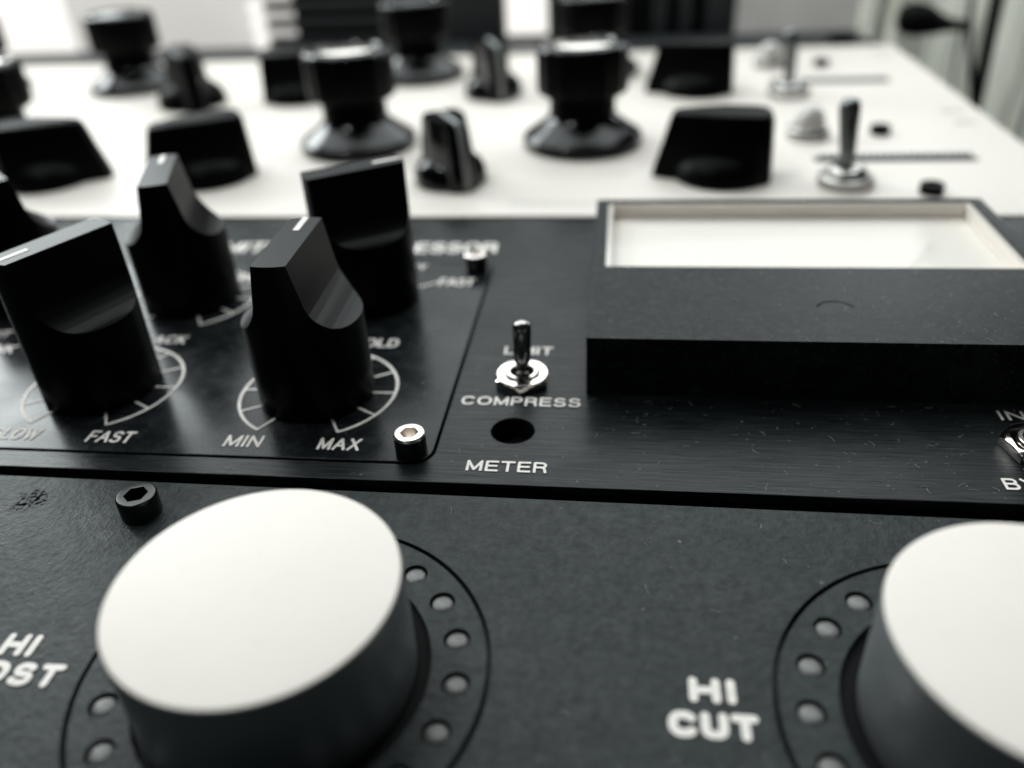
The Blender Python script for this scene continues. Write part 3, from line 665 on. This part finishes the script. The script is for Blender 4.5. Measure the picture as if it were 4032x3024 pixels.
# ---- meter
mx0, mx1, my0, my1, mh = -0.0615, 0.976, 1.5135, 2.318, 0.14
bm = bmesh.new(); prism(bm, rrect(mx0, mx1, my0, my1, 0.006, 4), 0.0004, mh); mt = finish('meter', bm, 'bezel', C)
cut = []
bm = bmesh.new(); prism(bm, rrect(-0.031, 0.946, 1.867, 2.304, 0.004, 3), 0.03, 0.2); cut.append(tmp(bm))
bm = bmesh.new(); ann(bm, 0.466, 1.651, 0.0385, 0.0425, mh - 0.012, mh + 0.02, 22, 158, 40); cut.append(tmp(bm))
boolean(mt, cut, bevel=0.0022, smooth=0)
bm = bmesh.new(); prism(bm, rrect(-0.030, 0.945, 1.868, 2.303, 0.004, 3), 0.031, 0.096); finish('dial_face', bm, 'dial', mt)
bm = bmesh.new()
def frame(bm, x0, x1, y0, y1, t_, z0, z1):
    box(bm, x0, x1, y0, y0 + t_, z0, z1); box(bm, x0, x1, y1 - t_, y1, z0, z1); box(bm, x0, x0 + t_, y0 + t_, y1 - t_, z0, z1); box(bm, x1 - t_, x1, y0 + t_, y1 - t_, z0, z1)
frame(bm, -0.0295, 0.9445, 1.8685, 2.3025, 0.012, 0.0965, 0.1335); finish('inner_frame', bm, 'inner', mt)
bm = bmesh.new(); box(bm, -0.0300, 0.9450, 1.8680, 2.3030, 0.134, 0.1385); finish('window_pane', bm, 'glass', mt)
# needle over the dial, almost washed out in the photo
bm = bmesh.new(); tube(bm, [(0.66, 1.885, 0.104), (0.80, 2.10, 0.106)], 0.0012, 6); finish('needle', bm, 'faint', mt)

# ================================================================ charcoal controller in front
F = empty('charcoal_rack_controller', (0, 0, 0), 'textured charcoal rack controller in front with large satin metal knobs in LED rings', 'rack unit')
F.rotation_euler = (0, 0, R(-0.45))
bm = bmesh.new(); box(bm, WX0, WX1, -0.15, 1.1615, -0.05, 0); ff = finish('faceplate', bm, 'powder', F)
# position of the rings in the unit's own frame
rm = Matrix.Rotation(R(0.45), 3, 'Z')
rings = [rm @ Vector(p) for p in ((-0.4715, 0.7578, 0), (0.529, 0.7465, 0))]
cut = []
for c in rings:
    bm = bmesh.new(); ann(bm, c.x, c.y, 0.2968, 0.3048, -0.02, 0.02, n=160); cut.append(tmp(bm))
    bm = bmesh.new(); lathe(bm, [(0, -0.02), (0.216, -0.02), (0.216, 0.02), (0, 0.02)], 128, c.x, c.y); cut.append(tmp(bm))
angs = [list(range(-54, 235, 18))] * 2
bm = bmesh.new()
for c in rings:
    for a in angs[0]:
        lathe(bm, [(0, -0.03), (0.0205, -0.03), (0.0205, 0.02), (0, 0.02)], 40, c.x + 0.2555 * math.cos(R(a)), c.y + 0.2555 * math.sin(R(a)))
cut.append(tmp(bm))
for q in cut: q.parent = F
boolean(ff, cut, bevel=0.0022, smooth=0)
bm = bmesh.new(); box(bm, WX0 + 0.25, WX1 - 0.2, -0.1, 1.12, -1.6, -0.0505); finish('chassis', bm, 'black', F)
for c in rings:
    for a in angs[0]:
        bm = bmesh.new(); lathe(bm, [(0, -0.029), (0.0168, -0.029), (0.0170, -0.0062), (0.0154, -0.0040), (0.009, -0.0030), (0, -0.0025)], 32)
        finish('led', bm, 'led', F, (c.x + 0.2555 * math.cos(R(a)), c.y + 0.2555 * math.sin(R(a)), 0), smooth=60)
    bm = bmesh.new(); lathe(bm, [(0, -0.019), (0.2155, -0.019), (0.2155, -0.014), (0, -0.014)], 96, c.x, c.y); finish('knob_well', bm, 'black', F)
    ring_c = c; c = c + Vector((-0.007 if c.x < 0 else 0.009, 0, 0))
    bm = bmesh.new(); prof = [(0, 0.0), (0.197, 0.0), (0.2010, 0.004), (0.2005, 0.10), (0.2000, 0.1755), (0.1985, 0.1795), (0, 0.1795)]
    lathe(bm, prof, 160, c.x, c.y, -0.004); kk = finish('encoder_knob', bm, 'knob_side', F, smooth=40, label='large satin metal %s encoder knob with a flat bright top' % ('left' if c.x < 0 else 'right'))
    bm = bmesh.new(); lathe(bm, [(0, 0.1797), (0.1975, 0.1797), (0.1988, 0.1808), (0.1975, 0.1830), (0.192, 0.1842), (0, 0.1844)], 160, c.x, c.y, -0.004); finish('top_cap', bm, 'knob_top', kk, smooth=40)
cap_screw(F, *(rm @ Vector((-0.862, 1.083, 0))).xy, 0.0365, 0.043, 'blackscrew', rz=R(20))
T0 = rm @ Vector((0, 0, 0))
def rt(s, x0, x1, y0, cap, rad):
    o = round_text(s, x0, x1, y0, cap, rad, F); o.rotation_euler = (0, 0, R(0.45)); return o
rt('HI', 0.112, 0.176, 0.7515, 0.041, 0.0062); rt('CUT', 0.081, 0.202, 0.6955, 0.041, 0.0064)
rt('HI', -0.930, -0.874, 0.751, 0.042, 0.0054); rt('BOOST', -1.022, -0.803, 0.700, 0.041, 0.0054)

# ================================================================ lint and dust lying on the front panels
random.seed(11)
bm = bmesh.new()
def clear(x, y):
    for kx, ky, kr in ((-0.656, 1.4975, .14), (-1.168, 1.4975, .14), (-1.155, 1.945, .14), (-0.652, 1.955, .14), (-0.2046, 1.3735, .05), (-0.2045, 1.563, .075), (0.79, 1.362, .075), (-0.3965, 1.2865, .04), (-0.4715, 0.758, .315), (0.535, 0.7465, .315), (-0.862, 1.083, .045)):
        if math.hypot(x - kx, y - ky) < kr: return False
    return True
def surf(x, y):
    if mx0 + .01 < x < mx1 - .01 and my0 + .01 < y < my1: return mh if y < 1.855 else None
    if y > 1.21 and y < 2.5: return 0.0016 if (-2.3 < x < -0.37 and 1.27 < y < 2.17) else (0.0001 if (x > -0.34 or y < 1.24 or y > 2.2) else None)
    if y < 1.15: return 0.0001
    return None
n = 0
while n < 520:
    if n % 2 == 0: x = random.uniform(-0.05, 0.95) ** 1; y = random.uniform(1.52, 1.85) if random.random() < .62 else random.uniform(1.22, 1.5)
    else: x = random.uniform(-1.4, 1.0); y = random.uniform(0.5, 2.1)
    z = surf(x, y)
    if z is None or not clear(x, y): continue
    n += 1; a = random.uniform(0, 6.28)
    if random.random() < 0.45:
        L = random.uniform(.006, .02); P = []; cu = random.uniform(-2.2, 2.2)
        for k in range(6): P.append((x, y, z + .0008 + .0006 * math.sin(k))); x += L / 5 * math.cos(a); y += L / 5 * math.sin(a); a += cu / 5
        tube(bm, P, random.uniform(.00022, .00040), 5)
    else:
        r_ = random.uniform(.0006, .0015) * (1.5 if random.random() < .12 else 1)
        lathe(bm, [(0, 0), (r_, 0.0002), (r_ * .7, r_ * .8), (0, r_)], 6, x, y, z, rf=lambda a_, r, h: 0.75 + 0.35 * math.sin(a_ * 2 + n))
M['lint'] = mat('pale_lint', (0.42, 0.42, 0.40), 0.9, 0, 0.1)
tag(finish('dust', bm, 'lint'), 'fine pale dust specks and lint fibres scattered over the black panels', 'dust', None, 'stuff')
